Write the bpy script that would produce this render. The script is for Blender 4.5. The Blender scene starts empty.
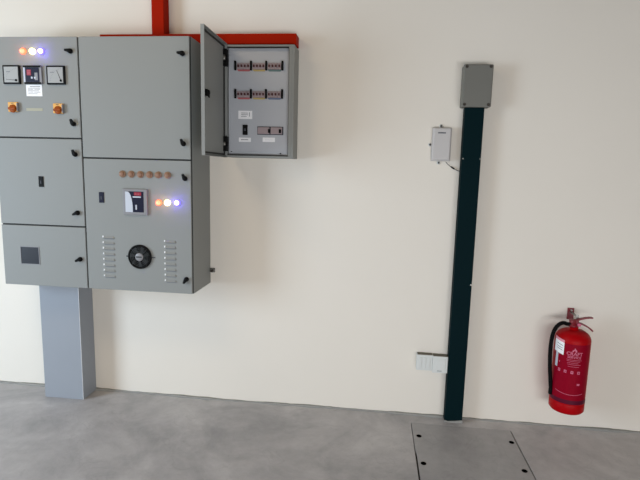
import bpy, bmesh, math, random
from mathutils import Vector, Matrix
random.seed(7)
SC = bpy.context.scene
COL = SC.collection
R = math.radians

def lin(c):
    return tuple((v/12.92 if v <= .04045 else ((v+.055)/1.055)**2.4) for v in c)
def rgb(r, g, b): return lin((r/255, g/255, b/255))

# ------------------------------------------------------------------ camera
F, PITCH, YAW, ROLL = 484.36, .14306, -.10948, .02564
cp, sp, cy, sy = math.cos(PITCH), math.sin(PITCH), math.cos(YAW), math.sin(YAW)
fw = Vector((sy*cp, cy*cp, -sp)); rt = Vector((cy, -sy, 0)); up = rt.cross(fw)
r_ = rt*math.cos(ROLL) + up*math.sin(ROLL); u_ = -rt*math.sin(ROLL) + up*math.cos(ROLL)
cam = bpy.data.cameras.new('camera'); cam_o = bpy.data.objects.new('camera', cam); COL.objects.link(cam_o)
cam.sensor_width = 36; cam.lens = F*36/640; cam.clip_start = .05
m = Matrix((r_, u_, -fw)).transposed().to_4x4(); m.translation = Vector((0, -2.90205, 1.5))
cam_o.matrix_world = m
SC.camera = cam_o
# ------------------------------------------------------------------ light
SC.view_settings.view_transform = 'Standard'; SC.view_settings.look = 'None'
SC.view_settings.gamma = 1; SC.view_settings.use_curve_mapping = False
SC.view_settings.exposure = 0.0
w = bpy.data.worlds.new('world'); SC.world = w; w.use_nodes = True
bg = w.node_tree.nodes['Background']; bg.inputs[1].default_value = .17
_n = w.node_tree.nodes; _l = w.node_tree.links
_g = _n.new('ShaderNodeTexCoord'); _s = _n.new('ShaderNodeSeparateXYZ'); _r = _n.new('ShaderNodeValToRGB')
_m = _n.new('ShaderNodeMath'); _m.operation = 'MULTIPLY_ADD'; _m.inputs[1].default_value = .5; _m.inputs[2].default_value = .5   # 0 below, 1 above
_l.new(_g.outputs['Generated'], _s.inputs[0]); _l.new(_s.outputs['Z'], _m.inputs[0]); _l.new(_m.outputs[0], _r.inputs[0]); _l.new(_r.outputs[0], bg.inputs[0])
_e = _r.color_ramp.elements; _e[0].position = .45; _e[0].color = (.95, .98, 1.0, 1); _e[1].position = .75; _e[1].color = (.85, .74, .60, 1)
def area(name, loc, target, sx, sz, power, col):
    l = bpy.data.lights.new(name, 'AREA'); l.shape = 'RECTANGLE'; l.size = sx; l.size_y = sz
    l.energy = power; l.color = col
    o = bpy.data.objects.new(name, l); COL.objects.link(o); o.location = loc
    o.rotation_euler = (Vector(target)-Vector(loc)).to_track_quat('-Z', 'Y').to_euler()
    return o
area('daylight_left_opening', (-4.6, -2.6, 1.35), (-.6, -.4, .2), 1.3, 2.0, 138, (.69, .84, 1.0))
area('low_front_fill', (1.0, -4.3, .5), (.3, 0, .3), 3.6, .8, 82, (.95, .965, 1.0))  # added fill, low behind the camera, to brighten the foot of the wall
area('warm_top_fill', (-1.9, -1.9, 3.1), (-1.7, -1.0, 0), 1.2, .6, 17, (1.0, .80, .56))  # added unseen overhead fill to warm the upper wall

# ------------------------------------------------------------------ materials
MATS = {}
def mat(name, col, rough=.5, metal=0, emit=None, estr=0, noise=0, nscale=8, bump=0, bscale=60, coat=0, spec=None):
    if name in MATS: return MATS[name]
    m = bpy.data.materials.new(name); m.use_nodes = True; nt = m.node_tree; b = nt.nodes['Principled BSDF']
    b.inputs['Base Color'].default_value = (*col, 1); b.inputs['Roughness'].default_value = rough; b.inputs['Metallic'].default_value = metal
    if spec is not None: b.inputs['Specular IOR Level'].default_value = spec
    if coat: b.inputs['Coat Weight'].default_value = coat
    tc = nt.nodes.new('ShaderNodeTexCoord')
    if emit: b.inputs['Emission Color'].default_value = (*emit, 1); b.inputs['Emission Strength'].default_value = estr
    n = nt.nodes.new('ShaderNodeTexNoise'); n.inputs['Scale'].default_value = nscale; n.inputs['Detail'].default_value = 5
    nt.links.new(tc.outputs['Object'], n.inputs['Vector'])
    mx = nt.nodes.new('ShaderNodeMix'); mx.data_type = 'RGBA'
    k = noise if noise else .03
    mx.inputs[6].default_value = (*[v*(1-k) for v in col], 1); mx.inputs[7].default_value = (*[min(1, v*(1+k)) for v in col], 1)
    nt.links.new(n.outputs['Fac'], mx.inputs[0]); nt.links.new(mx.outputs[2], b.inputs['Base Color'])
    if bump:
        n2 = nt.nodes.new('ShaderNodeTexNoise'); n2.inputs['Scale'].default_value = bscale; n2.inputs['Detail'].default_value = 4
        nt.links.new(tc.outputs['Object'], n2.inputs['Vector'])
        bp = nt.nodes.new('ShaderNodeBump'); bp.inputs['Strength'].default_value = bump; bp.inputs['Distance'].default_value = .01
        nt.links.new(n2.outputs['Fac'], bp.inputs['Height']); nt.links.new(bp.outputs[0], b.inputs['Normal'])
    MATS[name] = m; return m

def concrete(name, base, dark, light):
    m = bpy.data.materials.new(name); m.use_nodes = True; nt = m.node_tree; b = nt.nodes['Principled BSDF']
    geo = nt.nodes.new('ShaderNodeNewGeometry')
    def noise(s, d, rough=.55, dist=0):
        n = nt.nodes.new('ShaderNodeTexNoise'); n.inputs['Scale'].default_value = s; n.inputs['Detail'].default_value = d
        n.inputs['Roughness'].default_value = rough; n.inputs['Distortion'].default_value = dist
        nt.links.new(geo.outputs['Position'], n.inputs['Vector']); return n
    n1 = noise(2.2, 6, .6, .8); cr = nt.nodes.new('ShaderNodeValToRGB')
    e = cr.color_ramp.elements; e[0].position = .32; e[0].color = (*dark, 1); e[1].position = .68; e[1].color = (*light, 1)
    mid = cr.color_ramp.elements.new(.5); mid.color = (*base, 1)
    nt.links.new(n1.outputs['Fac'], cr.inputs[0])
    n2 = noise(14, 8, .65); mx = nt.nodes.new('ShaderNodeMix'); mx.data_type = 'RGBA'; mx.blend_type = 'MULTIPLY'; mx.inputs[0].default_value = 1
    mr = nt.nodes.new('ShaderNodeMapRange'); mr.inputs[1].default_value = .3; mr.inputs[2].default_value = .7; mr.inputs[3].default_value = .9; mr.inputs[4].default_value = 1.06
    nt.links.new(n2.outputs['Fac'], mr.inputs[0]); nt.links.new(cr.outputs[0], mx.inputs[6]); nt.links.new(mr.outputs[0], mx.inputs[7])
    # thin dark scuffs
    n3 = noise(3.1, 3, .5, 2.2); mr3 = nt.nodes.new('ShaderNodeMapRange'); mr3.inputs[1].default_value = .0; mr3.inputs[2].default_value = .012
    mr3.inputs[3].default_value = .90; mr3.inputs[4].default_value = 1
    sb = nt.nodes.new('ShaderNodeMath'); sb.operation = 'SUBTRACT'; sb.inputs[1].default_value = .56
    ab = nt.nodes.new('ShaderNodeMath'); ab.operation = 'ABSOLUTE'
    nt.links.new(n3.outputs['Fac'], sb.inputs[0]); nt.links.new(sb.outputs[0], ab.inputs[0]); nt.links.new(ab.outputs[0], mr3.inputs[0])
    mx2 = nt.nodes.new('ShaderNodeMix'); mx2.data_type = 'RGBA'; mx2.blend_type = 'MULTIPLY'; mx2.inputs[0].default_value = 1
    nt.links.new(mx.outputs[2], mx2.inputs[6]); nt.links.new(mr3.outputs[0], mx2.inputs[7]); nt.links.new(mx2.outputs[2], b.inputs['Base Color'])
    b.inputs['Roughness'].default_value = .5
    bp = nt.nodes.new('ShaderNodeBump'); bp.inputs['Strength'].default_value = .25; bp.inputs['Distance'].default_value = .01
    nt.links.new(n2.outputs['Fac'], bp.inputs['Height']); nt.links.new(bp.outputs[0], b.inputs['Normal'])
    return m

M_WALL = mat('cream_wall_paint', rgb(230, 223, 211), .75, noise=.018, nscale=1.5, bump=.05, bscale=30)
M_FLOOR = concrete('floor_concrete', rgb(180, 177, 177), rgb(156, 154, 155), rgb(198, 195, 194))
M_COVER = concrete('cover_concrete', rgb(166, 164, 164), rgb(155, 153, 154), rgb(176, 174, 174))
M_HOLE = mat('hole_black', rgb(4, 4, 4), .95, spec=0)
M_GROOVE = mat('groove_dirt', rgb(96, 93, 90), .9)
M_MORTAR = mat('mortar', rgb(150, 149, 144), .85, noise=.12, nscale=20, bump=.4)
M_GREY = mat('grey_powder_coat', rgb(141, 143, 140), .55, noise=.015, nscale=2, spec=.3)
M_GREYIN = mat('grey_inner_plate', rgb(180, 183, 188), .5)
M_DUCT = mat('grey_duct_paint', rgb(150, 155, 162), .55, noise=.02, spec=.3)
M_GASKET = mat('black_gasket', rgb(38, 38, 36), .8)
M_BLACK = mat('black_plastic', rgb(9, 9, 9), .6, spec=.15)
M_DKFAN = mat('fan_black', rgb(42, 45, 46), .5)
M_RED = mat('red_trunking_paint', rgb(162, 28, 2), .65, noise=.04, spec=.06)
M_GREEN = mat('dark_green_paint', rgb(2, 26, 30), .65, noise=.06, nscale=5, spec=.06)
M_JB = mat('junction_box_grey', rgb(110, 109, 102), .6)
M_SCREW = mat('screw_dark', rgb(70, 64, 58), .4, .6)
M_STEEL = mat('steel', rgb(150, 148, 142), .35, .8)
M_WHITE = mat('white_plastic', rgb(212, 214, 210), .45)
M_WBOX = mat('off_white_box_plastic', rgb(192, 188, 185), .5)
M_PAPER = mat('white_label', rgb(245, 245, 246), .6)
M_INK = mat('label_ink', rgb(120, 122, 126), .7)
M_DARKINK = mat('dark_ink', rgb(60, 62, 68), .7)
M_DIAL = mat('meter_dial', rgb(160, 161, 158), .45)
M_NAVY = mat('navy_display', rgb(24, 25, 46), .4, spec=.2)
M_REDLED = mat('red_display', rgb(120, 20, 40), .4, emit=rgb(190, 20, 50), estr=.25)
M_BEZEL = mat('controller_bezel', rgb(135, 134, 136), .45)
M_SILVER = mat('silver_panel', rgb(196, 202, 212), .4)
M_ORANGE = mat('orange_switch_plate', rgb(228, 168, 72), .5)
M_KNOB = mat('brown_orange_knob', rgb(150, 70, 2), .5, spec=.2)
M_YELLOWL = mat('yellow_label', rgb(166, 163, 142), .6)
M_BUTTON = mat('tan_button', rgb(138, 102, 78), .5)
M_BUTTONR = mat('button_ring', rgb(156, 124, 98), .5)
M_LR = mat('lamp_red', rgb(255, 120, 90), .3, emit=(1, .22, .12), estr=2.6)
M_LY = mat('lamp_yellow', rgb(255, 240, 170), .3, emit=(1, .9, .5), estr=6)
M_LB = mat('lamp_blue', rgb(150, 140, 255), .3, emit=(.30, .24, 1), estr=9)
M_LBR = mat('lamp_blue_ring', rgb(70, 62, 170), .3, emit=(.14, .1, 1), estr=3)
M_LRR = mat('lamp_red_ring', rgb(200, 90, 70), .4, emit=(1, .16, .06), estr=2.2)
M_LYR = mat('lamp_yellow_ring', rgb(230, 220, 150), .4, emit=(1, .8, .35), estr=4)
M_MCB = mat('breaker_body', rgb(160, 144, 146), .6)
M_MCBT = mat('breaker_toggle', rgb(70, 22, 26), .5)
M_PR = mat('phase_red', rgb(176, 96, 98), .6)
M_PY = mat('phase_yellow', rgb(186, 164, 104), .6)
M_PB = mat('phase_blue', rgb(104, 116, 142), .6)
M_PG = mat('phase_green', rgb(96, 122, 120), .6)
M_EXT = mat('extinguisher_red', rgb(168, 0, 10), .45, spec=.12)
M_EXTL = mat('extinguisher_label', rgb(138, 0, 30), .55, spec=.08)
M_EXTP = mat('label_pink_print', rgb(200, 100, 128), .5)
M_EXTD = mat('extinguisher_band', rgb(84, 2, 36), .5, spec=.2)
M_HANDLE = mat('handle_dark_red', rgb(120, 14, 30), .4)
M_RUBBER = mat('black_rubber', rgb(8, 7, 8), .7, spec=.1)
M_TAGPINK = mat('tag_pink', rgb(232, 150, 165), .6)
M_BROWN = mat('brown_top', rgb(110, 104, 92), .9, noise=.15, nscale=30)  # dark brown-grey for the top of the socket boxes
M_GLASS = mat('dark_window', rgb(44, 46, 52), .3, spec=.2)
M_MUTE = mat('muted_panel', rgb(90, 84, 104), .4)

# ------------------------------------------------------------------ geometry helpers
class G:
    def __init__(s): s.bm = bmesh.new(); s.mats = []
    def mi(s, m):
        if m not in s.mats: s.mats.append(m)
        return s.mats.index(m)
    def _fin(s, faces, m, smooth=False):
        i = s.mi(m)
        for f in faces: f.material_index = i; f.smooth = smooth
    def box(s, x0, x1, y0, y1, z0, z1, m, bev=0, seg=2):
        t = bmesh.new(); bmesh.ops.create_cube(t, size=1)
        bmesh.ops.scale(t, vec=(abs(x1-x0), abs(y1-y0), abs(z1-z0)), verts=t.verts)
        bmesh.ops.translate(t, vec=((x0+x1)/2, (y0+y1)/2, (z0+z1)/2), verts=t.verts)
        if bev: bmesh.ops.bevel(t, geom=t.edges[:], offset=bev, segments=seg, affect='EDGES', profile=.5)
        s.merge(t, m); return s
    def merge(s, t, m, smooth=False):
        me = bpy.data.meshes.new('t'); t.to_mesh(me); t.free()
        n = len(s.bm.faces); s.bm.from_mesh(me); bpy.data.meshes.remove(me); s.bm.faces.ensure_lookup_table()
        s._fin(s.bm.faces[n:], m, smooth)
    def cyl(s, a, b, r, m, seg=24, r2=None, smooth=True):
        a, b = Vector(a), Vector(b); d = b-a
        t = bmesh.new(); bmesh.ops.create_cone(t, cap_ends=True, segments=seg, radius1=r, radius2=r if r2 is None else r2, depth=d.length)
        q = d.to_track_quat('Z', 'Y').to_matrix().to_4x4(); q.translation = (a+b)/2
        bmesh.ops.transform(t, matrix=q, verts=t.verts)
        s.merge(t, m, smooth)
        if smooth:
            for f in s.bm.faces:
                if len(f.verts) > 4: f.smooth = False
        return s
    def prism(s, pts, axis, a, b, m, bev=0):
        """outline pts in the plane across axis, extruded from a to b"""
        t = bmesh.new()
        def P(u, v, w): return {0: (w, u, v), 1: (u, w, v), 2: (u, v, w)}[axis]
        lo = [t.verts.new(P(u, v, a)) for u, v in pts]; hi = [t.verts.new(P(u, v, b)) for u, v in pts]
        t.faces.new(lo); t.faces.new(hi[::-1]); n = len(pts)
        for i in range(n): t.faces.new((lo[i], lo[(i+1) % n], hi[(i+1) % n], hi[i]))
        bmesh.ops.recalc_face_normals(t, faces=t.faces[:])
        if bev: bmesh.ops.bevel(t, geom=t.edges[:], offset=bev, segments=2, affect='EDGES', profile=.5)
        s.merge(t, m); return s
    def lathe(s, prof, c, m, seg=40, axis='Z'):
        """prof: (r, h) from bottom to top around Z at c (or facing -Y when axis is 'Y')"""
        t = bmesh.new(); rings = []
        for r, h in prof:
            ring = []
            for i in range(seg):
                a = 2*math.pi*i/seg; u, v = r*math.cos(a), r*math.sin(a)
                co = (c[0]+u, c[1]+v, c[2]+h) if axis == 'Z' else (c[0]+u, c[1]-h, c[2]+v)
                ring.append(t.verts.new(co))
            rings.append(ring)
        for k in range(len(rings)-1):
            for i in range(seg):
                t.faces.new((rings[k][i], rings[k][(i+1) % seg], rings[k+1][(i+1) % seg], rings[k+1][i]))
        t.faces.new(rings[0]); t.faces.new(rings[-1])
        bmesh.ops.recalc_face_normals(t, faces=t.faces[:])
        s.merge(t, m, True)
        return s
    def tube(s, pts, r, m, seg=12, sub=8):
        P = [Vector(p) for p in pts]; path = []
        for i in range(len(P)-1):
            p0 = P[max(i-1, 0)]; p1 = P[i]; p2 = P[i+1]; p3 = P[min(i+2, len(P)-1)]
            for k in range(sub):
                t = k/sub
                path.append(.5*((2*p1)+(p2-p0)*t+(2*p0-5*p1+4*p2-p3)*t*t+(3*p1-p0-3*p2+p3)*t**3))
        path.append(P[-1]); t = bmesh.new(); rings = []
        up = Vector((0, 1, 0))
        for i, p in enumerate(path):
            d = (path[min(i+1, len(path)-1)]-path[max(i-1, 0)]).normalized()
            x = d.cross(up); x = x.normalized() if x.length > 1e-4 else Vector((1, 0, 0)); y = d.cross(x).normalized(); up = -y if False else up
            rings.append([t.verts.new(p+r*(math.cos(a)*x+math.sin(a)*y)) for a in [2*math.pi*j/seg for j in range(seg)]])
        for k in range(len(rings)-1):
            for i in range(seg): t.faces.new((rings[k][i], rings[k][(i+1) % seg], rings[k+1][(i+1) % seg], rings[k+1][i]))
        t.faces.new(rings[0]); t.faces.new(rings[-1]); bmesh.ops.recalc_face_normals(t, faces=t.faces[:])
        s.merge(t, m, True); return s

WORLD = {}
def put(name, g, parent=None, label=None):
    """link g as one mesh object, its origin at its own middle"""
    me = bpy.data.meshes.new(name); vs = [v.co for v in g.bm.verts]
    c = Vector([(min(v[i] for v in vs)+max(v[i] for v in vs))/2 for i in range(3)])
    bmesh.ops.translate(g.bm, vec=-c, verts=g.bm.verts); g.bm.to_mesh(me); g.bm.free()
    for mm in g.mats: me.materials.append(mm)
    o = bpy.data.objects.new(name, me); COL.objects.link(o)
    if parent: o.parent = parent; o.location = c-WORLD[parent.name]
    else: o.location = c
    WORLD[o.name] = c
    if label: o['label'] = label
    return o
def empty(name, loc):
    o = bpy.data.objects.new(name, None); COL.objects.link(o); o.location = loc; o.empty_display_size = .1
    WORLD[o.name] = Vector(loc); return o
def tag(o, label, cat, group=None):
    o['label'] = label; o['category'] = cat
    if group: o['group'] = group
    return o
def struct(name, g): o = put(name, g); o['kind'] = 'structure'; return o
def copy_part(src, parent, world):
    c = src.copy(); COL.objects.link(c); c.parent = parent; c.location = Vector(world)-WORLD[parent.name]; WORLD[c.name] = Vector(world)
    return c

# ------------------------------------------------------------------ the room
g = G(); g.box(-4.2, 4.2, 0, .15, 0, 3.3, M_WALL); struct('wall_back', g)
SX0, SX1, SY0, SY1 = .278, .857, -.665, -.105       # opening for the trench cover
g = G(); q = .004
g.box(-4.2, SX0-q, -5.5, 0, -.1, 0, M_FLOOR); g.box(SX1+q, 4.2, -5.5, 0, -.1, 0, M_FLOOR)
g.box(SX0-q, SX1+q, SY1+.001, 0, -.1, 0, M_FLOOR); g.box(SX0-q, SX1+q, -5.5, SY0-q, -.1, 0, M_FLOOR)
struct('floor', g)
# rough strip of mortar along the foot of the wall
g = G(); t = bmesh.new(); N = 260; prev = None; vals = []
rr = 0
for i in range(N+1):
    x = -4.2+8.4*i/N
    rr = .7*rr+random.uniform(-.004, .004)
    a = .016+rr+.004*math.sin(x*5); h = .010+.5*rr+.003*math.sin(x*3.1+1)
    ring = [t.verts.new(p) for p in ((x, .0, .0), (x, -max(a, .004), .0004), (x, -max(a, .004)*.45, max(h, .003)*.6), (x, .0, max(h, .003)))]
    if prev:
        for k in range(4): t.faces.new((prev[k], prev[(k+1) % 4], ring[(k+1) % 4], ring[k]))
    else: t.faces.new(ring)
    prev = ring
t.faces.new(prev); bmesh.ops.recalc_face_normals(t, faces=t.faces[:]); g.merge(t, M_MORTAR, True)
struct('trim_1', g)

# ------------------------------------------------------------------ concrete trench cover in the floor
tc = empty('trench_cover', ((SX0+SX1)/2, (SY0+SY1)/2, 0))
tag(tc, 'square concrete floor slab with four black lifting holes, before the green post', 'floor cover')
g = G(); pts = [(SX0+.000, SY1-.001), (SX1-.001, SY1-.001), (SX1-.003, -.3), (SX1-.001, SY0+.002), (SX0+.006, SY0+.002), (SX0+.006, -.44), (SX0+.001, -.40), (SX0+.000, -.2)]
g.prism(pts, 2, -.015, 0, M_COVER, bev=.001); put('slab', g, tc)
g = G(); g.box(SX0-q+.001, SX1+q-.001, SY0-q+.001, SY1, -.098, -.016, M_GROOVE); put('trench_bed', g, tc)
h0 = None
for x, y in ((.311, -.25), (.311, -.517), (.829, -.237), (.822, -.504)):
    if not h0:
        g = G(); g.lathe([(.013, -.004), (.0145, 0), (.0145, .0012), (.0105, .0016), (.0095, .0006)], (x, y, .0), M_HOLE, 20); h0 = put('lifting_hole', g, tc, 'black round lifting hole'); z0 = WORLD[h0.name].z
    else: copy_part(h0, tc, (x, y, z0))

# ------------------------------------------------------------------ main switchboard cabinet
XL, XM, XR, ZB, ZT, YF = -2.172, -1.643, -1.008, .779, 2.188, -.3037
sb = empty('electrical_cabinet', ((XL+XR)/2, -.15, ZB))
tag(sb, 'large grey wall-mounted electrical cabinet with five closed doors, meters, fan and lit indicators', 'electrical cabinet')
g = G(); g.box(XL+.003, XR, -.288, -.001, ZB, ZT, M_GREY, .002); put('body', g, sb)
g = G(); g.box(XL+.004, XR-.001, -.2925, -.288, ZB+.002, ZT-.002, M_GASKET); put('gasket', g, sb, 'black rubber door gasket')
def door(x0, x1, z0, z1):
    g = G(); gp = .004
    g.box(x0+gp, x1-gp, YF, -.2925, z0+gp, z1-gp, M_GREY, .0025)
    return put('door', g, sb)
Z2, Z3, Z4 = 1.641, 1.142, 1.536
dUL = door(XL, XM, Z2, ZT+.003); dML = door(XL, XM, Z3, Z2); dLL = door(XL, XM, ZB-.002, Z3)
dUR = door(XM, XR, Z4, ZT+.003); dLR = door(XM, XR, ZB-.002, Z4)
dUL['label'] = 'upper left door with meters and rotary switches'; dML['label'] = 'plain middle left door with small black slot'
dLL['label'] = 'lower left door with small dark window'; dUR['label'] = 'large plain upper right door'; dLR['label'] = 'lower right door with fan, vents and controller'
def turn_handle(par, x, z, ang):
    """quarter turn handle: round hub and a tapering wing; ang is the wing's direction"""
    t = G(); t.lathe([(.0135, 0), (.0135, .006), (.011, .016), (.009, .019)], (0, 0, 0), M_BLACK, 20, 'Y')
    d = (math.cos(ang), math.sin(ang)); n = (-d[1], d[0]); L = .026
    t.prism([(n[0]*.010, n[1]*.010), (d[0]*L+n[0]*.005, d[1]*L+n[1]*.005), (d[0]*L-n[0]*.005, d[1]*L-n[1]*.005), (-n[0]*.010, -n[1]*.010)], 1, -.020, -.008, M_BLACK, .001)
    bmesh.ops.translate(t.bm, vec=(x, YF+.0005, z), verts=t.bm.verts)
    return put('turn_handle', t, par, 'black quarter-turn handle')
turn_handle(dUL, -1.686, 2.110, R(172)); turn_handle(dUL, -1.686, 1.721, R(112))
turn_handle(dML, -1.684, 1.553, R(112)); turn_handle(dML, -1.686, 1.223, R(205))
turn_handle(dLL, -1.683, .953, R(205)); turn_handle(dUR, -1.049, 2.097, R(175)); turn_handle(dUR, -1.050, 1.624, R(112))
turn_handle(dLR, -1.044, 1.435, R(112)); turn_handle(dLR, -1.044, .866, R(240))

def meter(x0, z1, w, h, needle):
    g = G(); y = YF
    g.box(x0, x0+w, y-.012, y+.0005, z1-h, z1, M_BLACK, .0015)
    b = .0085; g.box(x0+b, x0+w-b, y-.0128, y-.0115, z1-h+b, z1-b, M_DIAL)
    cx, cz = x0+w-.021, z1-h+.020                                     # pivot in the lower right corner
    g.cyl((cx, y-.0150, cz), (cx, y-.0118, cz), .0065, M_BLACK, 16)
    L = .060; ex, ez = cx+L*math.cos(needle), cz+L*math.sin(needle); n = (-math.sin(needle)*.0016, math.cos(needle)*.0016)
    g.prism([(cx+n[0], cz+n[1]), (ex+n[0]*.5, ez+n[1]*.5), (ex-n[0]*.5, ez-n[1]*.5), (cx-n[0], cz-n[1])], 1, y-.0140, y-.0130, M_DARKINK)
    for k in range(11):                                                # scale arc
        a = R(90+9*k); r0, r1 = .058, .064 if k % 5 else .068
        p = [(cx+r*math.cos(a+da), cz+r*math.sin(a+da)) for r, da in ((r0, -.01), (r1, -.01), (r1, .01), (r0, .01))]
        g.prism(p, 1, y-.0132, y-.0126, M_INK)
    g.box(x0+.022, x0+.046, y-.0131, y-.0126, z1-.038, z1-.034, M_INK)
    return put('panel_meter', g, dUL)
meter(-2.088, 2.034, .101, .101, R(176)); meter(-1.827, 2.032, .106, .100, R(112))
# digital meter between them
g = G(); y = YF; x0, x1, z0, z1 = -1.963, -1.857, 1.934, 2.032
g.box(x0, x1, y-.010, y+.0005, z0, z1, M_BEZEL, .001)
g.box(x0-.001, x1-.002, y-.0125, y-.006, z1-.010, z1, M_BLACK); g.box(x0+.003, x1-.004, y-.0125, y-.006, z0, z0+.009, M_BLACK)
g.box(x0, x0+.009, y-.0122, y-.006, z0+.009, z1-.010, M_SILVER)
g.box(x0+.012, x1-.014, y-.0120, y-.009, z0+.010, z1-.011, M_NAVY)
g.box(x0+.020, x0+.045, y-.0128, y-.0118, z1-.052, z1-.022, M_REDLED)
for k in range(3): g.box(x0+.024, x0+.040, y-.0131, y-.0127, z1-.030-.008*k, z1-.027-.008*k, M_PR)
for dx in (.044, .062): g.box(x0+dx, x0+dx+.010, y-.0128, y-.0118, z0+.028, z0+.038, M_SILVER, .001)
g.box(x0+.066, x0+.084, y-.0125, y-.0118, z0+.020, z0+.060, M_BEZEL)
put('digital_meter', g, dUL, 'dark digital meter with silver edge and red display')
def plate(x0, x1, z0, z1, par, lines, y=YF, m=M_PAPER, ink=M_INK, name='label_plate', label='white printed label'):
    g = G(); g.box(x0, x1, y-.0012, y+.0003, z0, z1, m)
    for (u0, u1, v0, v1) in lines:
        g.box(x0+(x1-x0)*u0, x0+(x1-x0)*u1, y-.0016, y-.0010, z0+(z1-z0)*v0, z0+(z1-z0)*v1, ink)
    return put(name, g, par, label)
plate(-1.960, -1.865, 1.869, 1.931, dUL, [(.25, .9, .80, .86)]+[(a, b, v, v+.035) for v, a, b in ((.68, .12, .9), (.58, .12, .45), (.58, .52, .88), (.46, .12, .8), (.34, .12, .45), (.34, .5, .9), (.2, .12, .7))])
def lamp(par, x, z, me, mr, lab):
    g = G(); g.lathe([(.0175, 0), (.0175, .006), (.0145, .009)], (x, YF+.0005, z), mr, 28, 'Y')
    g.lathe([(.0130, .007), (.0128, .012), (.0105, .017), (.006, .020), (.002, .0208)], (x, YF+.0005, z), me, 28, 'Y')
    o = put('indicator_lamp', g, par, lab)
    l = bpy.data.lights.new('halo_light', 'POINT'); l.shadow_soft_size = .006     # added in front of the dome to spread a halo on the door
    l.energy, l.color = {M_LR: (.04, (1, .2, .1)), M_LY: (.040, (1, .85, .5)), M_LB: (.19, (.16, .11, 1))}[me]
    lo = bpy.data.objects.new('halo_light', l); COL.objects.link(lo); lo.parent = sb; lo.location = Vector((x, YF-.034, z))-WORLD[sb.name]
    return o
for par, pts in ((dUL, ((-1.9650, 2.1095), (-1.9080, 2.1090), (-1.8560, 2.1090))), (dLR, ((-1.199, 1.297), (-1.148, 1.2985), (-1.092, 1.300)))):
    for (x, z), a in zip(pts, ((M_LR, M_LRR, 'glowing red indicator lamp'), (M_LY, M_LYR, 'glowing yellow indicator lamp'), (M_LB, M_LBR, 'glowing blue indicator lamp'))):
        lamp(par, x, z, *a)
def rotary(x, z):
    g = G(); y = YF; h = .0265
    g.box(x-h, x+h+.004, y-.012, y+.0005, z-h, z+h, M_ORANGE, .002)
    g.box(x+h+.0005, x+h+.0055, y-.016, y+.0005, z-h+.002, z+h-.004, M_BEZEL, .001)
    g.lathe([(.022, .010), (.022, .015), (.019, .018)], (x+.003, y, z-.009), M_KNOB, 28, 'Y')
    g.box(x-.019, x+.025, y-.026, y-.016, z-.015, z-.003, M_KNOB, .003)
    g.box(x-.008, x+.008, y-.0126, y-.011, z+.0185, z+.0215, M_DARKINK)
    return put('rotary_switch', g, dUL, 'orange rotary switch with brown knob')
rotary(-2.042, 1.808); rotary(-1.771, 1.803)
plate(-1.966, -1.868, 1.789, 1.804, dUL, [(.1, .9, .4, .6)], m=M_YELLOWL, ink=M_YELLOWL, label='faint yellow label strip')

def slot(par, x, z, m, lab):
    g = G(); g.box(x-.0145, x+.0145, YF-.004, YF+.0005, z-.030, z+.030, M_BLACK if m is M_BLACK else m, .001)
    g.box(x-.010, x+.010, YF-.0046, YF-.003, z-.025, z+.025, m); g.box(x-.004, x+.004, YF-.006, YF-.004, z-.012, z+.006, M_DARKINK, .001)
    return put('flush_latch', g, par, lab)
slot(dML, -1.901, 1.395, M_BLACK, 'small black flush latch'); slot(dLR, -1.538, 1.316, M_NAVY, 'small navy flush latch')
g = G(); a0, a1, b0, b1 = -2.054, -1.941, .911, 1.011
g.box(a0, a1, YF-.0008, YF+.0005, b0, b1, M_GLASS)
for q4 in ((a0-.004, a1+.004, b1, b1+.004), (a0-.004, a1+.004, b0-.004, b0), (a0-.004, a0, b0, b1), (a1, a1+.004, b0, b1)):
    g.box(q4[0], q4[1], YF-.003, YF+.0005, q4[2], q4[3], M_BEZEL)
put('viewing_window', g, dLL, 'small dark glazed window')
# lower right door
bt = None
for x in (-1.408, -1.3565, -1.303, -1.250, -1.198, -1.144):
    if not bt:
        g = G(); g.lathe([(.0195, 0), (.0195, .005), (.0165, .009)], (x, YF+.0005, 1.451), M_BUTTONR, 28, 'Y')
        g.lathe([(.0145, .008), (.0145, .013), (.0125, .016), (.004, .0165)], (x, YF+.0005, 1.451), M_BUTTON, 28, 'Y')
        bt = put('push_button', g, dLR, 'tan round push button'); by = WORLD[bt.name].y
    else: copy_part(bt, dLR, (x, by, 1.451))
g = G(); x0, x1, z0, z1 = -1.405, -1.262, 1.224, 1.370; y = YF
g.box(x0, x1, y-.014, y+.0005, z0, z1, M_BEZEL, .004)
g.box(x0+.016, x1-.020, y-.0150, y-.013, z0+.016, z1-.014, M_NAVY)
W, H = x1-x0-.036, z1-z0-.030
arc = [(x0+.016, z0+.016), (x0+.016+.40*W, z0+.016)]+[(x0+.016+W*(.13+.27*math.cos(R(a))), z0+.016+H*(.15+.84*math.sin(R(a)))) for a in range(5, 91, 9)]+[(x0+.016, z1-.015)]
g.prism(arc, 1, y-.0157, y-.0148, M_SILVER)
g.box(x0+.068, x0+.110, y-.0158, y-.0148, z1-.036, z1-.018, M_REDLED)
for dx in (.074, .090): g.box(x0+dx, x0+dx+.008, y-.0162, y-.0156, z1-.030, z1-.026, M_PR)
g.box(x0+.060, x0+.108, y-.0160, y-.0148, z1-.048, z1-.041, M_SILVER)
g.box(x0+.075, x0+.084, y-.0170, y-.0148, z0+.030, z0+.058, M_SILVER, .002)
put('power_controller', g, dLR, 'square controller with navy face, silver curve and red display')
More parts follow.
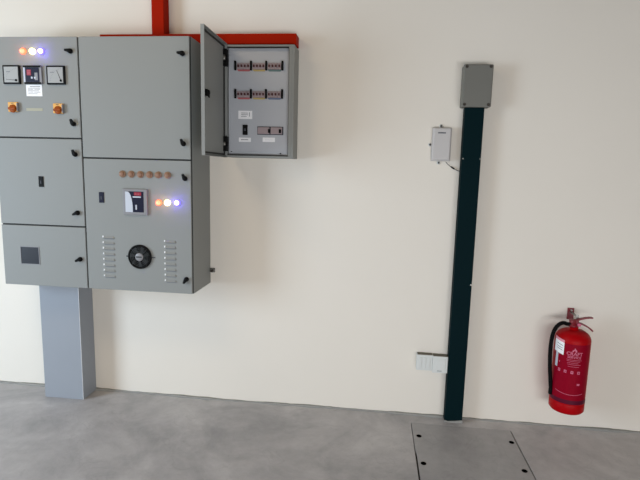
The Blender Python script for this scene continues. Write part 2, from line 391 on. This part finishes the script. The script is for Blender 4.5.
def louvres(x0, x1, z0, z1, n=8):
    g = G(); w_ = x1-x0
    for k in range(n):
        z = z1-(z1-z0)*k/(n-1)
        t = bmesh.new(); A = []
        for u, dd in ((0, 0), (.12, 1), (.88, 1), (1, 0)):
            x = x0+w_*u
            A.append([t.verts.new(p) for p in ((x, YF+.001, z+.013), (x, YF-.0075*dd+.0005, z-.001), (x, YF+.001, z-.004))])
        for i in range(3):
            for j in range(3): t.faces.new((A[i][j], A[i+1][j], A[i+1][(j+1) % 3], A[i][(j+1) % 3]))
        t.faces.new(A[0]); t.faces.new(A[3]); bmesh.ops.recalc_face_normals(t, faces=t.faces[:]); g.merge(t, M_GREY)
        g.box(x0+.008, x1-.004, YF-.0006, YF+.001, z-.0075, z-.0042, M_INK)
        g.box(x0-.001, x0+.006, YF-.004, YF+.001, z+.002, z+.012, M_PAPER, .001)
    return put('vent_louvres', g, dLR)
louvres(-1.540, -1.466, .858, 1.085); louvres(-1.172, -1.100, .848, 1.075)
g = G(); fx, fz = -1.3180, .984; Y = YF
g.lathe([(.070, 0), (.070, .008), (.066, .013), (.062, .013), (.060, .006)], (fx, Y+.0005, fz), M_BLACK, 48, 'Y')
g.lathe([(.061, 0), (.061, .0045)], (fx, Y+.0005, fz), M_BLACK, 40, 'Y')
for rr_ in (.034, .043, .052):
    pts = [(fx+rr_*math.cos(2*math.pi*i/24), Y-.012, fz+rr_*math.sin(2*math.pi*i/24)) for i in range(25)]
    g.tube(pts, .0016, M_DKFAN, 6, 2)
for k in range(7):
    a = 2*math.pi*k/7; b = a+.5
    g.prism([(fx+.026*math.cos(a), fz+.026*math.sin(a)), (fx+.058*math.cos(a+.15), fz+.058*math.sin(a+.15)), (fx+.058*math.cos(b), fz+.058*math.sin(b)), (fx+.026*math.cos(b-.05), fz+.026*math.sin(b-.05))], 1, Y-.009, Y-.006, M_DKFAN)
for k in range(4):
    a = R(45+90*k); g.cyl((fx+.025*math.cos(a), Y-.012, fz+.025*math.sin(a)), (fx+.064*math.cos(a), Y-.012, fz+.064*math.sin(a)), .0018, M_DKFAN, 8)
g.lathe([(.0235, .004), (.0235, .013), (.022, .0145)], (fx, Y, fz), M_BEZEL, 28, 'Y')
g.box(fx-.017, fx+.017, Y-.0152, Y-.0140, fz-.004, fz+.004, M_DKFAN)
g.box(fx-.083, fx-.068, Y-.003, Y+.0005, fz-.003, fz+.003, M_DARKINK); g.box(fx+.068, fx+.090, Y-.003, Y+.0005, fz-.004, fz+.002, M_DARKINK)
put('cooling_fan', g, dLR, 'round black cooling fan with grey hub')
# mounting lug at the back right
g = G(); g.box(XR-.001, XR+.030, -.014, -.001, .848, .874, M_JB, .002); g.cyl((XR+.018, -.034, .861), (XR+.018, -.010, .861), .009, M_SCREW, 6); g.cyl((XR+.018, -.019, .861), (XR+.018, -.013, .861), .013, M_STEEL, 20)
put('mounting_lug', g, sb, 'steel wall lug with bolt')

# ------------------------------------------------------------------ cable duct standing under the cabinet
cd = empty('cable_duct', (-1.94, -.075, 0)); tag(cd, 'grey metal cable duct rising from the concrete floor to the big cabinet', 'cable duct')
g = G(); g.box(-2.069, -1.8075, -.150, -.001, 0, ZB, M_DUCT, .0015); put('body', g, cd)
g = G(); g.box(-1.8075, -1.8060, -.151, -.149, .002, ZB-.003, M_PAPER); put('edge_strip', g, cd, 'thin white strip on the front corner')  # thin white strip down the duct's front corner

# ------------------------------------------------------------------ red trunking
ht = empty('horizontal_trunking', (-1.05, -.05, 2.177)); tag(ht, 'red horizontal cable trunking along the wall above the open distribution board', 'cable trunking')
g = G(); g.box(-1.63, -.471, -.098, -.001, 2.194, 2.252, M_RED, .0015); put('channel', g, ht)
g = G(); g.box(-1.631, -.470, -.101, -.098, 2.1945, 2.2515, M_RED, .001); put('lid', g, ht)
vt = empty('vertical_trunking', (-1.288, -.04, 2.2525)); tag(vt, 'red vertical cable trunking running up the wall from above the big cabinet', 'cable trunking')
g = G(); g.box(-1.325, -1.251, -.073, -.001, 2.2525, 3.299, M_RED, .0015); put('channel', g, vt)
g = G(); g.box(-1.324, -1.252, -.076, -.073, 2.2535, 3.298, M_RED, .001); put('lid', g, vt)

# ------------------------------------------------------------------ open distribution board
DX0, DX1, DZ0, DZ1, DY = -.862, -.470, 1.562, 2.180, -.150
db = empty('distribution_board', ((DX0+DX1)/2, -.075, DZ0)); tag(db, 'grey distribution board with its door swung open showing rows of circuit breakers', 'distribution board')
g = G(); th = .0015
g.box(DX0, DX1, -.010, -.001, DZ0, DZ1, M_GREY)
g.box(DX0, DX0+.008, DY, -.010, DZ0, DZ1, M_GREY); g.box(DX1-.012, DX1, DY, -.010, DZ0, DZ1, M_GREY)
g.box(DX0+.008, DX1-.012, DY, -.010, DZ0, DZ0+.010, M_GREY); g.box(DX0+.008, DX1-.012, DY, -.010, DZ1-.010, DZ1, M_GREY)
put('enclosure', g, db)
g = G(); y = DY                                                        # rolled rim with the dark seal inside it
g.box(DX1-.030, DX1-.012, DY+.0, DY+.012, DZ0+.010, DZ1-.010, M_GREY, .002)
g.box(DX1-.032, DX1-.030, DY+.004, DY+.020, DZ0+.014, DZ1-.014, M_GASKET)
g.box(DX0+.012, DX1-.0335, DY+.004, DY+.020, DZ0+.012, DZ0+.015, M_GASKET)
g.box(DX0+.012, DX1-.0335, DY+.004, DY+.020, DZ1-.015, DZ1-.012, M_GASKET)
put('rim', g, db)
PY = -.121
g = G(); g.box(DX0+.010, DX1-.032, PY, PY+.002, DZ0+.012, DZ1-.012, M_GREYIN); pn = put('inner_panel', g, db)
cols = [(-.8085, -.7225, M_PR), (-.7185, -.6355, M_PY), (-.6315, -.5445, M_PB)]
br = dv = None
for row, zc in enumerate((2.070, 1.9165)):
    for ci, (x0, x1, pm) in enumerate(cols):
        wbk = (x1-x0-.010)/4
        for k in range(4):
            xc = x0+.007+wbk*(k+.5)
            if not br:
                g = G(); g.box(xc-wbk*.47, xc+wbk*.47, PY-.012, PY+.0005, zc-.018, zc+.016, M_MCB, .001)
                g.box(xc-.0042, xc+.0042, PY-.020, PY-.011, zc-.007, zc+.006, M_MCBT, .001)
                br = put('circuit_breaker', g, pn, 'pale breaker with dark red toggle'); boff = WORLD[br.name]-Vector((xc, 0, zc))
            else: copy_part(br, pn, (xc+boff.x, boff.y, zc+boff.z))
        g = G(); mm = M_PG if (row == 0 and ci == 2) else pm
        g.prism([(x0+.006, zc-.0185), (x1-.002, zc-.0185), (x1-.008, zc-.0275), (x0+.014, zc-.0275)], 1, PY-.004, PY+.0005, mm)
        put('phase_strip', g, pn, ['red', 'yellow', 'green' if row == 0 else 'blue'][ci]+' phase strip under the breakers')
    for xc in (-.8115, -.7205, -.6335, -.5405):
        if not dv:
            g = G(); g.box(xc-.005, xc+.005, PY-.014, PY+.0005, zc-.023, zc+.028, M_BLACK, .001); dv = put('divider', g, pn, 'black divider beside the breakers'); doff = WORLD[dv.name]-Vector((xc, 0, zc))
        else: copy_part(dv, pn, (xc+doff.x, doff.y, zc+doff.z))
plate(-.795, -.714, 1.780, 1.826, pn, [(.2, .7, .68, .74), (.2, .7, .48, .54), (.2, .6, .28, .34), (.78, .82, .3, .8)], PY)
plate(-.792, -.721, 1.651, 1.675, pn, [(.18, .78, .42, .58)], PY); plate(-.652, -.580, 1.653, 1.6775, pn, [(.2, .8, .45, .5)], PY, ink=M_SILVER)
g = G(); g.box(-.7675, -.740, PY-.010, PY+.0005, 1.690, 1.746, M_BLACK, .001); g.box(-.760, -.748, PY-.016, PY-.009, 1.712, 1.726, M_DARKINK, .001); put('main_switch', g, pn, 'small black switch')
g = G(); g.box(-.683, -.532, PY-.003, PY+.0005, 1.693, 1.739, M_DARKINK)
for u0, u1 in ((-.680, -.612), (-.604, -.538)): g.box(u0, u1, PY-.010, PY-.002, 1.697, 1.735, M_MCB, .001)
for u in (-.6115, -.549): g.box(u-.006, u+.006, PY-.018, PY-.009, 1.703, 1.724, M_BLACK, .001)
put('residual_current_breaker', g, pn, 'wide breaker with two black toggles')
g = G(); g.cyl((-.5469, PY-.004, 1.5885), (-.5469, PY+.001, 1.5885), .004, M_BLACK, 12); put('panel_screw', g, pn)
g = G(); g.cyl((-.835, PY-.004, 1.594), (-.835, PY+.001, 1.594), .003, M_BLACK, 12); put('panel_screw', g, pn)
g = G(); g.box(-.500, -.4965, DY+.002, DY+.022, 1.86, 1.90, M_BLACK); put('lock_catch', g, db, 'black lock catch')
# the door, a shallow pan swung out towards the room
HX = DX0+.013
dr0, dr1 = -.158, -.528
g = G()
g.box(HX-.018, HX-.0155, dr1, dr0, DZ0-.003, DZ1+.003, M_GREY)
g.box(HX-.0155, HX-.000, dr1, dr1+.003, DZ0-.003, DZ1+.003, M_GREY); g.box(HX-.0155, HX-.000, dr0-.003, dr0, DZ0-.003, DZ1+.003, M_GREY)
g.box(HX-.0155, HX-.000, dr1+.003, dr0-.003, DZ0-.003, DZ0, M_GREY); g.box(HX-.0155, HX-.000, dr1+.003, dr0-.003, DZ1, DZ1+.003, M_GREY)
dd = put('door', g, db)
g = G()
for a in ((dr1+.014, dr1+.022, DZ0+.010, DZ1-.010), (dr0-.022, dr0-.014, DZ0+.010, DZ1-.010)): g.box(HX-.0155, HX-.009, a[0], a[1], a[2], a[3], M_GASKET, .001)
for a in ((DZ0+.010, DZ0+.018), (DZ1-.018, DZ1-.010)): g.box(HX-.0155, HX-.009, dr1+.022, dr0-.022, a[0], a[1], M_GASKET, .001)
put('door_seal', g, dd, 'dark rubber seal')
for z0, z1 in ((2.060, 2.150), (1.594, 1.676)):
    g = G(); zc = (z0+z1)/2
    g.box(HX-.020, HX+.006, -.186, -.151, z1-.030, z1, M_BLACK, .002); g.box(HX-.020, HX+.006, -.186, -.151, z0, z0+.030, M_BLACK, .002)
    g.box(HX-.004, HX+.006, -.178, -.151, z0+.030, z1-.030, M_BLACK); g.cyl((HX-.011, -.178, z0+.030), (HX-.011, -.178, z1-.030), .007, M_STEEL, 14)
    put('hinge', g, dd, 'black hinge with steel pin')
g = G(); g.box(HX-.021, HX+.004, dr1+.030, dr1+.062, 1.855, 1.885, M_BLACK, .002); g.cyl((HX-.022, dr1+.045, 1.87), (HX+.010, dr1+.045, 1.87), .010, M_BLACK, 16); g.box(HX+.004, HX+.008, dr1+.035, dr1+.055, 1.845, 1.88, M_BLACK, .001)
put('lock', g, dd, 'black cam lock')

# ------------------------------------------------------------------ dark green cable post and grey junction box on top of it
gp_ = empty('cable_post', (.533, -.03, 0)); tag(gp_, 'dark green square metal post against the wall, from the floor to the grey box', 'post')
g = G(); g.box(.4805, .585, -.060, -.001, 0, 1.866, M_GREEN, .002); put('post_body', g, gp_)
for x, z in ((.580, 1.585), (.580, .86), (.4865, 1.585)):
    g = G(); g.cyl((x, -.0615, z), (x, -.059, z), .0038, M_STEEL, 12); put('screw', g, gp_)
g = G(); g.prism([(.4795, .0), (.4795, .012), (.50, .006), (.54, .011), (.586, .018), (.586, .0)], 1, -.066, -.059, M_MORTAR, .001); put('mortar_splash', g, gp_, 'grey concrete smears at the foot')
jb = empty('junction_box', (.53, -.04, 1.867)); tag(jb, 'grey rectangular junction box on top of the dark green post', 'junction box')
g = G(); g.box(.4585, .6135, -.055, -.001, 1.867, 2.092, M_JB, .006, 3); put('body', g, jb)
g = G(); g.box(.457, .615, -.080, -.0565, 1.8655, 2.0935, M_JB, .007, 3); put('lid', g, jb)
s0 = None
for x, z in ((.473, 2.081), (.601, 2.081), (.472, 1.880), (.600, 1.880)):
    if not s0:
        g = G(); g.lathe([(.0085, -.001), (.0085, .001), (.006, .0022), (.0055, .0012)], (x, -.080, z), M_SCREW, 18, 'Y'); s0 = put('lid_screw', g, jb, 'dark corner screw'); sy0 = WORLD[s0.name].y
    else: copy_part(s0, jb, (x, sy0, z))

# ------------------------------------------------------------------ small white wall box and its lead
wb = empty('wall_box', (.368, 0, 1.57)); tag(wb, 'small white plastic box on the wall left of the green post', 'wall box')
g = G(); g.box(.314, .424, -.012, -.001, 1.569, 1.759, M_WBOX, .004); put('back_plate', g, wb)
g = G(); g.box(.316, .419, -.036, -.0125, 1.574, 1.757, M_WBOX, .010, 4); cv = put('cover', g, wb)
g = G(); g.box(.343, .387, -.0368, -.0355, 1.7235, 1.7310, M_INK, .0003)
for k in range(6): g.box(.3455+.007*k, .350+.007*k, -.0373, -.0365, 1.725, 1.7295, M_DARKINK)
put('name_strip', g, cv, 'tiny dark grey maker mark')
g0 = None
for x, z in ((.362, 1.7680), (.306, 1.6615), (.3595, 1.5600)):
    if not g0:
        g = G(); g.lathe([(.010, 0), (.010, .004)], (x, -.001, z), M_WHITE, 18, 'Y'); g.lathe([(.0055, .004), (.0055, .0065), (.003, .008)], (x, -.001, z), M_SCREW, 14, 'Y'); g0 = put('screw_lug', g, wb, 'round fixing lug with dark screw'); gy = WORLD[g0.name].y
    else: copy_part(g0, wb, (x, gy, z))
lead = empty('power_lead', (.43, -.01, 1.53)); tag(lead, 'thin dark lead running from the white wall box to the green post', 'cable')
g = G(); g.tube([(.400, -.008, 1.566), (.415, -.010, 1.550), (.440, -.010, 1.532), (.462, -.010, 1.521), (.480, -.008, 1.514)], .0017, M_SCREW, 8); put('wire', g, lead)
g = G(); g.cyl((.432, -.010, 1.5385), (.450, -.010, 1.5265), .0042, M_BLACK, 10); put('connector', g, lead, 'black inline connector')

# ------------------------------------------------------------------ two low socket boxes
def socket(x0, x1, z0, z1, d, name, lab, slots):
    e = empty(name, ((x0+x1)/2, 0, z0)); tag(e, lab, 'socket')
    g = G(); g.box(x0, x1, -d+.008, -.001, z0, z1, M_WHITE, .003); g2 = G()
    put('back_box', g, e)
    g = G(); g.box(x0-.0005, x1+.0005, -d, -d+.0075, z0-.001, z1-.0005, M_WHITE, .0025); fp = put('face_plate', g, e)
    g = G(); g.box(x0+.003, x1-.001, -d+.003, -.002, z1-.0012, z1+.0012, M_BROWN, .0005); put('top_layer', g, e, 'dark brown layer on the top edge')
    for s in slots:
        g = G(); g.box(s[0], s[1], -d-s[4], -d+.001, s[2], s[3], M_WHITE if s[5] else M_INK, .001); put('rocker' if s[5] else 'slot', g, fp)
    return e
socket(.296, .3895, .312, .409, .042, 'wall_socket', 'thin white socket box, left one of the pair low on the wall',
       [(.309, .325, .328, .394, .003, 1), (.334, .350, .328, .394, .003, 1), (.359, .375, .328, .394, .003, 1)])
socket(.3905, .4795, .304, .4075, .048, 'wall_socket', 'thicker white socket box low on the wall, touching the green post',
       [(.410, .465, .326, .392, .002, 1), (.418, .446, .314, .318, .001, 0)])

# ------------------------------------------------------------------ fire extinguisher
EX, EY, EZ, ER = 1.150, -.117, .170, .0925
fe = empty('fire_extinguisher', (EX, EY, EZ)); tag(fe, 'red fire extinguisher with black hose hanging on the wall at right', 'fire extinguisher')
g = G(); prof = [(.060, .004), (.078, .001), (.085, .004), (ER, .014), (ER, .060), (ER-.001, .062), (ER, .064), (ER, .420)]
for k in range(1, 10):
    a = R(90*k/10); prof.append((.024+(ER-.024)*math.cos(a), .420+.058*math.sin(a)))
prof += [(.022, .480), (.022, .495), (.019, .496)]
g.lathe(prof, (EX, EY, EZ), M_EXT, 64); put('cylinder_body', g, fe)
TH0 = R(-22.5)
def cylpatch(g, th0, th1, z0, z1, r, m, n=20, bulge=None):
    t = bmesh.new(); rows = []
    for i in range(n+1):
        th = th0+(th1-th0)*i/n; row = []
        for (rr2, zz) in ((r-.0012, z0), (r, z0), (r, z1), (r-.0012, z1)):
            dz = bulge(i/n) if bulge else 0
            row.append(t.verts.new((EX+rr2*math.sin(th), EY-rr2*math.cos(th), zz+dz)))
        rows.append(row)
    for i in range(n):
        for j in range(4): t.faces.new((rows[i][j], rows[i+1][j], rows[i+1][(j+1) % 4], rows[i][(j+1) % 4]))
    t.faces.new(rows[0]); t.faces.new(rows[-1]); bmesh.ops.recalc_face_normals(t, faces=t.faces[:]); g.merge(t, m, False)
g = G(); cylpatch(g, R(-82), R(48), .262, .585, ER+.0006, M_EXTL, 40)
for k, zz in enumerate((.497, .489, .479, .470, .458)):
    cylpatch(g, R(-36+k*1.5), R(12-(k*5 % 13)), zz, zz+.0018, ER+.0014, M_EXTP, 16)
cylpatch(g, R(-64), R(28), .295, .2975, ER+.0014, M_EXTP, 30, lambda u: .010*(2*u-1)**2-.004*u)
for a in (-57, -36, -15, 6):                                            # four small pictograms
    cylpatch(g, R(a-4.2), R(a+4.2), .418, .434, ER+.0014, M_EXTP, 4); cylpatch(g, R(a-1.2), R(a+1.6), .423, .430, ER+.0019, M_EXTL, 3)
cylpatch(g, R(4), R(13), .352, .363, ER+.0014, M_EXTP, 6); cylpatch(g, R(-60), R(-57), .47, .478, ER+.0014, M_EXTP, 2)
t = bmesh.new()                                                         # flame mark
fl = [(-.5, 0), (-.36, .35), (-.1, .55), (.02, .95), (.22, .62), (.42, .45), (.5, 0), (.2, 0), (.1, .28), (-.1, .28), (-.2, 0)]
def oncyl(u, z, r): th = R(-13)+u/ER; return (EX+r*math.sin(th), EY-r*math.cos(th), z)
lo = [t.verts.new(oncyl(u*.026, .544+v*.025, ER+.0014)) for u, v in fl]; t.faces.new(lo); g.merge(t, M_EXTP)
def text_on(g, body, size, z, thc):
    cu = bpy.data.curves.new('t', 'FONT'); cu.body = body; cu.size = size; cu.align_x = 'CENTER'; cu.resolution_u = 2; cu.offset = size*.02
    o = bpy.data.objects.new('t', cu); COL.objects.link(o); dg = bpy.context.evaluated_depsgraph_get()
    me = bpy.data.meshes.new_from_object(o.evaluated_get(dg)); bpy.data.objects.remove(o); bpy.data.curves.remove(cu)
    t = bmesh.new(); t.from_mesh(me); bpy.data.meshes.remove(me)
    for v in t.verts:
        th = R(thc)+v.co.x/ER; r = ER+.0016; v.co = Vector((EX+r*math.sin(th), EY-r*math.cos(th), z+v.co.y))
    g.merge(t, M_EXTP)
text_on(g, 'CRAFT', .027, .524, -12); text_on(g, 'SERVICE', .019, .507, -12)
put('printed_label', g, fe, 'crimson label with pink lettering, flame and pictograms')
g = G(); cylpatch(g, R(-90), R(60), .238, .262, ER+.0010, M_EXTD, 40); put('dark_band', g, fe, 'dark band round the foot')
g = G(); cylpatch(g, R(-83), R(-46), .528, .612, ER+.0040, M_PAPER, 8, lambda u: -.012*u)
cylpatch(g, R(-83), R(-46), .598, .6125, ER+.0044, M_TAGPINK, 8, lambda u: -.012*u)
for z in (.548, .560, .575): cylpatch(g, R(-72), R(-50), z, z+.003, ER+.0044, M_INK, 6, lambda u: -.008*u)
put('service_tag', g, fe, 'white paper tag with pink top')
g = G(); cylpatch(g, R(-76), R(-66), .44, .522, ER+.0020, M_SILVER, 4); put('side_strip', g, fe, 'narrow silver strip under the tag')  # narrow silver-grey strip on the cylinder's left side
g = G(); zt = EZ+.495
g.lathe([(.024, 0), (.024, .010), (.017, .014), (.017, .034), (.013, .040)], (EX-.006, EY, zt-.002), M_HANDLE, 24)
g.cyl((EX-.045, EY, zt+.010), (EX-.005, EY, zt+.012), .010, M_RUBBER, 16)
g.box(EX-.026, EX+.018, EY-.014, EY+.014, zt+.018, zt+.040, M_HANDLE, .003)
g.cyl((EX+.018, EY-.024, zt+.014), (EX+.018, EY-.008, zt+.014), .009, M_EXTP, 14)
put('valve', g, fe, 'steel valve head')
def lever(pts, wy, th_, m, name, lab):
    g = G(); t = bmesh.new(); rows = []
    for i, (x, z) in enumerate(pts):
        a = pts[max(i-1, 0)]; b = pts[min(i+1, len(pts)-1)]; dx, dz = b[0]-a[0], b[1]-a[1]; L = math.hypot(dx, dz); nx, nz = -dz/L*th_/2, dx/L*th_/2
        rows.append([t.verts.new(p) for p in ((x+nx, EY-wy, z+nz), (x+nx, EY+wy, z+nz), (x-nx, EY+wy, z-nz), (x-nx, EY-wy, z-nz))])
    for i in range(len(rows)-1):
        for j in range(4): t.faces.new((rows[i][j], rows[i+1][j], rows[i+1][(j+1) % 4], rows[i][(j+1) % 4]))
    t.faces.new(rows[0]); t.faces.new(rows[-1]); bmesh.ops.recalc_face_normals(t, faces=t.faces[:]); g.merge(t, m); return put(name, g, fe, lab)
lever([(1.135, .695), (1.155, .700), (1.180, .709), (1.205, .716), (1.228, .7195), (1.243, .7195)], .010, .007, M_HANDLE, 'squeeze_lever', 'dark red upper lever')
lever([(1.140, .690), (1.165, .688), (1.190, .681), (1.215, .669), (1.235, .656), (1.249, .643)], .011, .008, M_HANDLE, 'carry_handle', 'dark red lower handle')
g = G(); g.tube([(1.108, EY, .677), (1.090, EY-.002, .682), (1.070, EY-.004, .674), (1.050, EY-.006, .652), (1.036, EY-.008, .610), (1.031, EY-.008, .54), (1.035, EY-.008, .45), (1.044, EY-.010, .36), (1.052, EY-.010, .30)], .0108, M_RUBBER, 14); hs = put('hose', g, fe, 'black rubber hose')
g = G(); g.lathe([(.010, 0), (.0115, .004), (.0115, .030), (.0095, .045)], (1.053, EY-.010, .258), M_RUBBER, 18); put('nozzle', g, hs)
wbk = empty('wall_bracket', (1.168, 0, .67)); tag(wbk, 'small red steel wall hook holding up the fire extinguisher', 'bracket')
g = G(); g.box(1.150, 1.187, -.006, -.001, .672, .740, M_HANDLE, .001); put('plate', g, wbk)
g = G(); g.box(1.160, 1.176, -.100, -.006, .715, .719, M_STEEL, .001); g.box(1.160, 1.176, -.104, -.100, .704, .728, M_STEEL, .001); g.cyl((1.170, -.012, .728), (1.170, -.005, .728), .006, M_STEEL, 6); put('hook', g, wbk, 'bare steel hook')
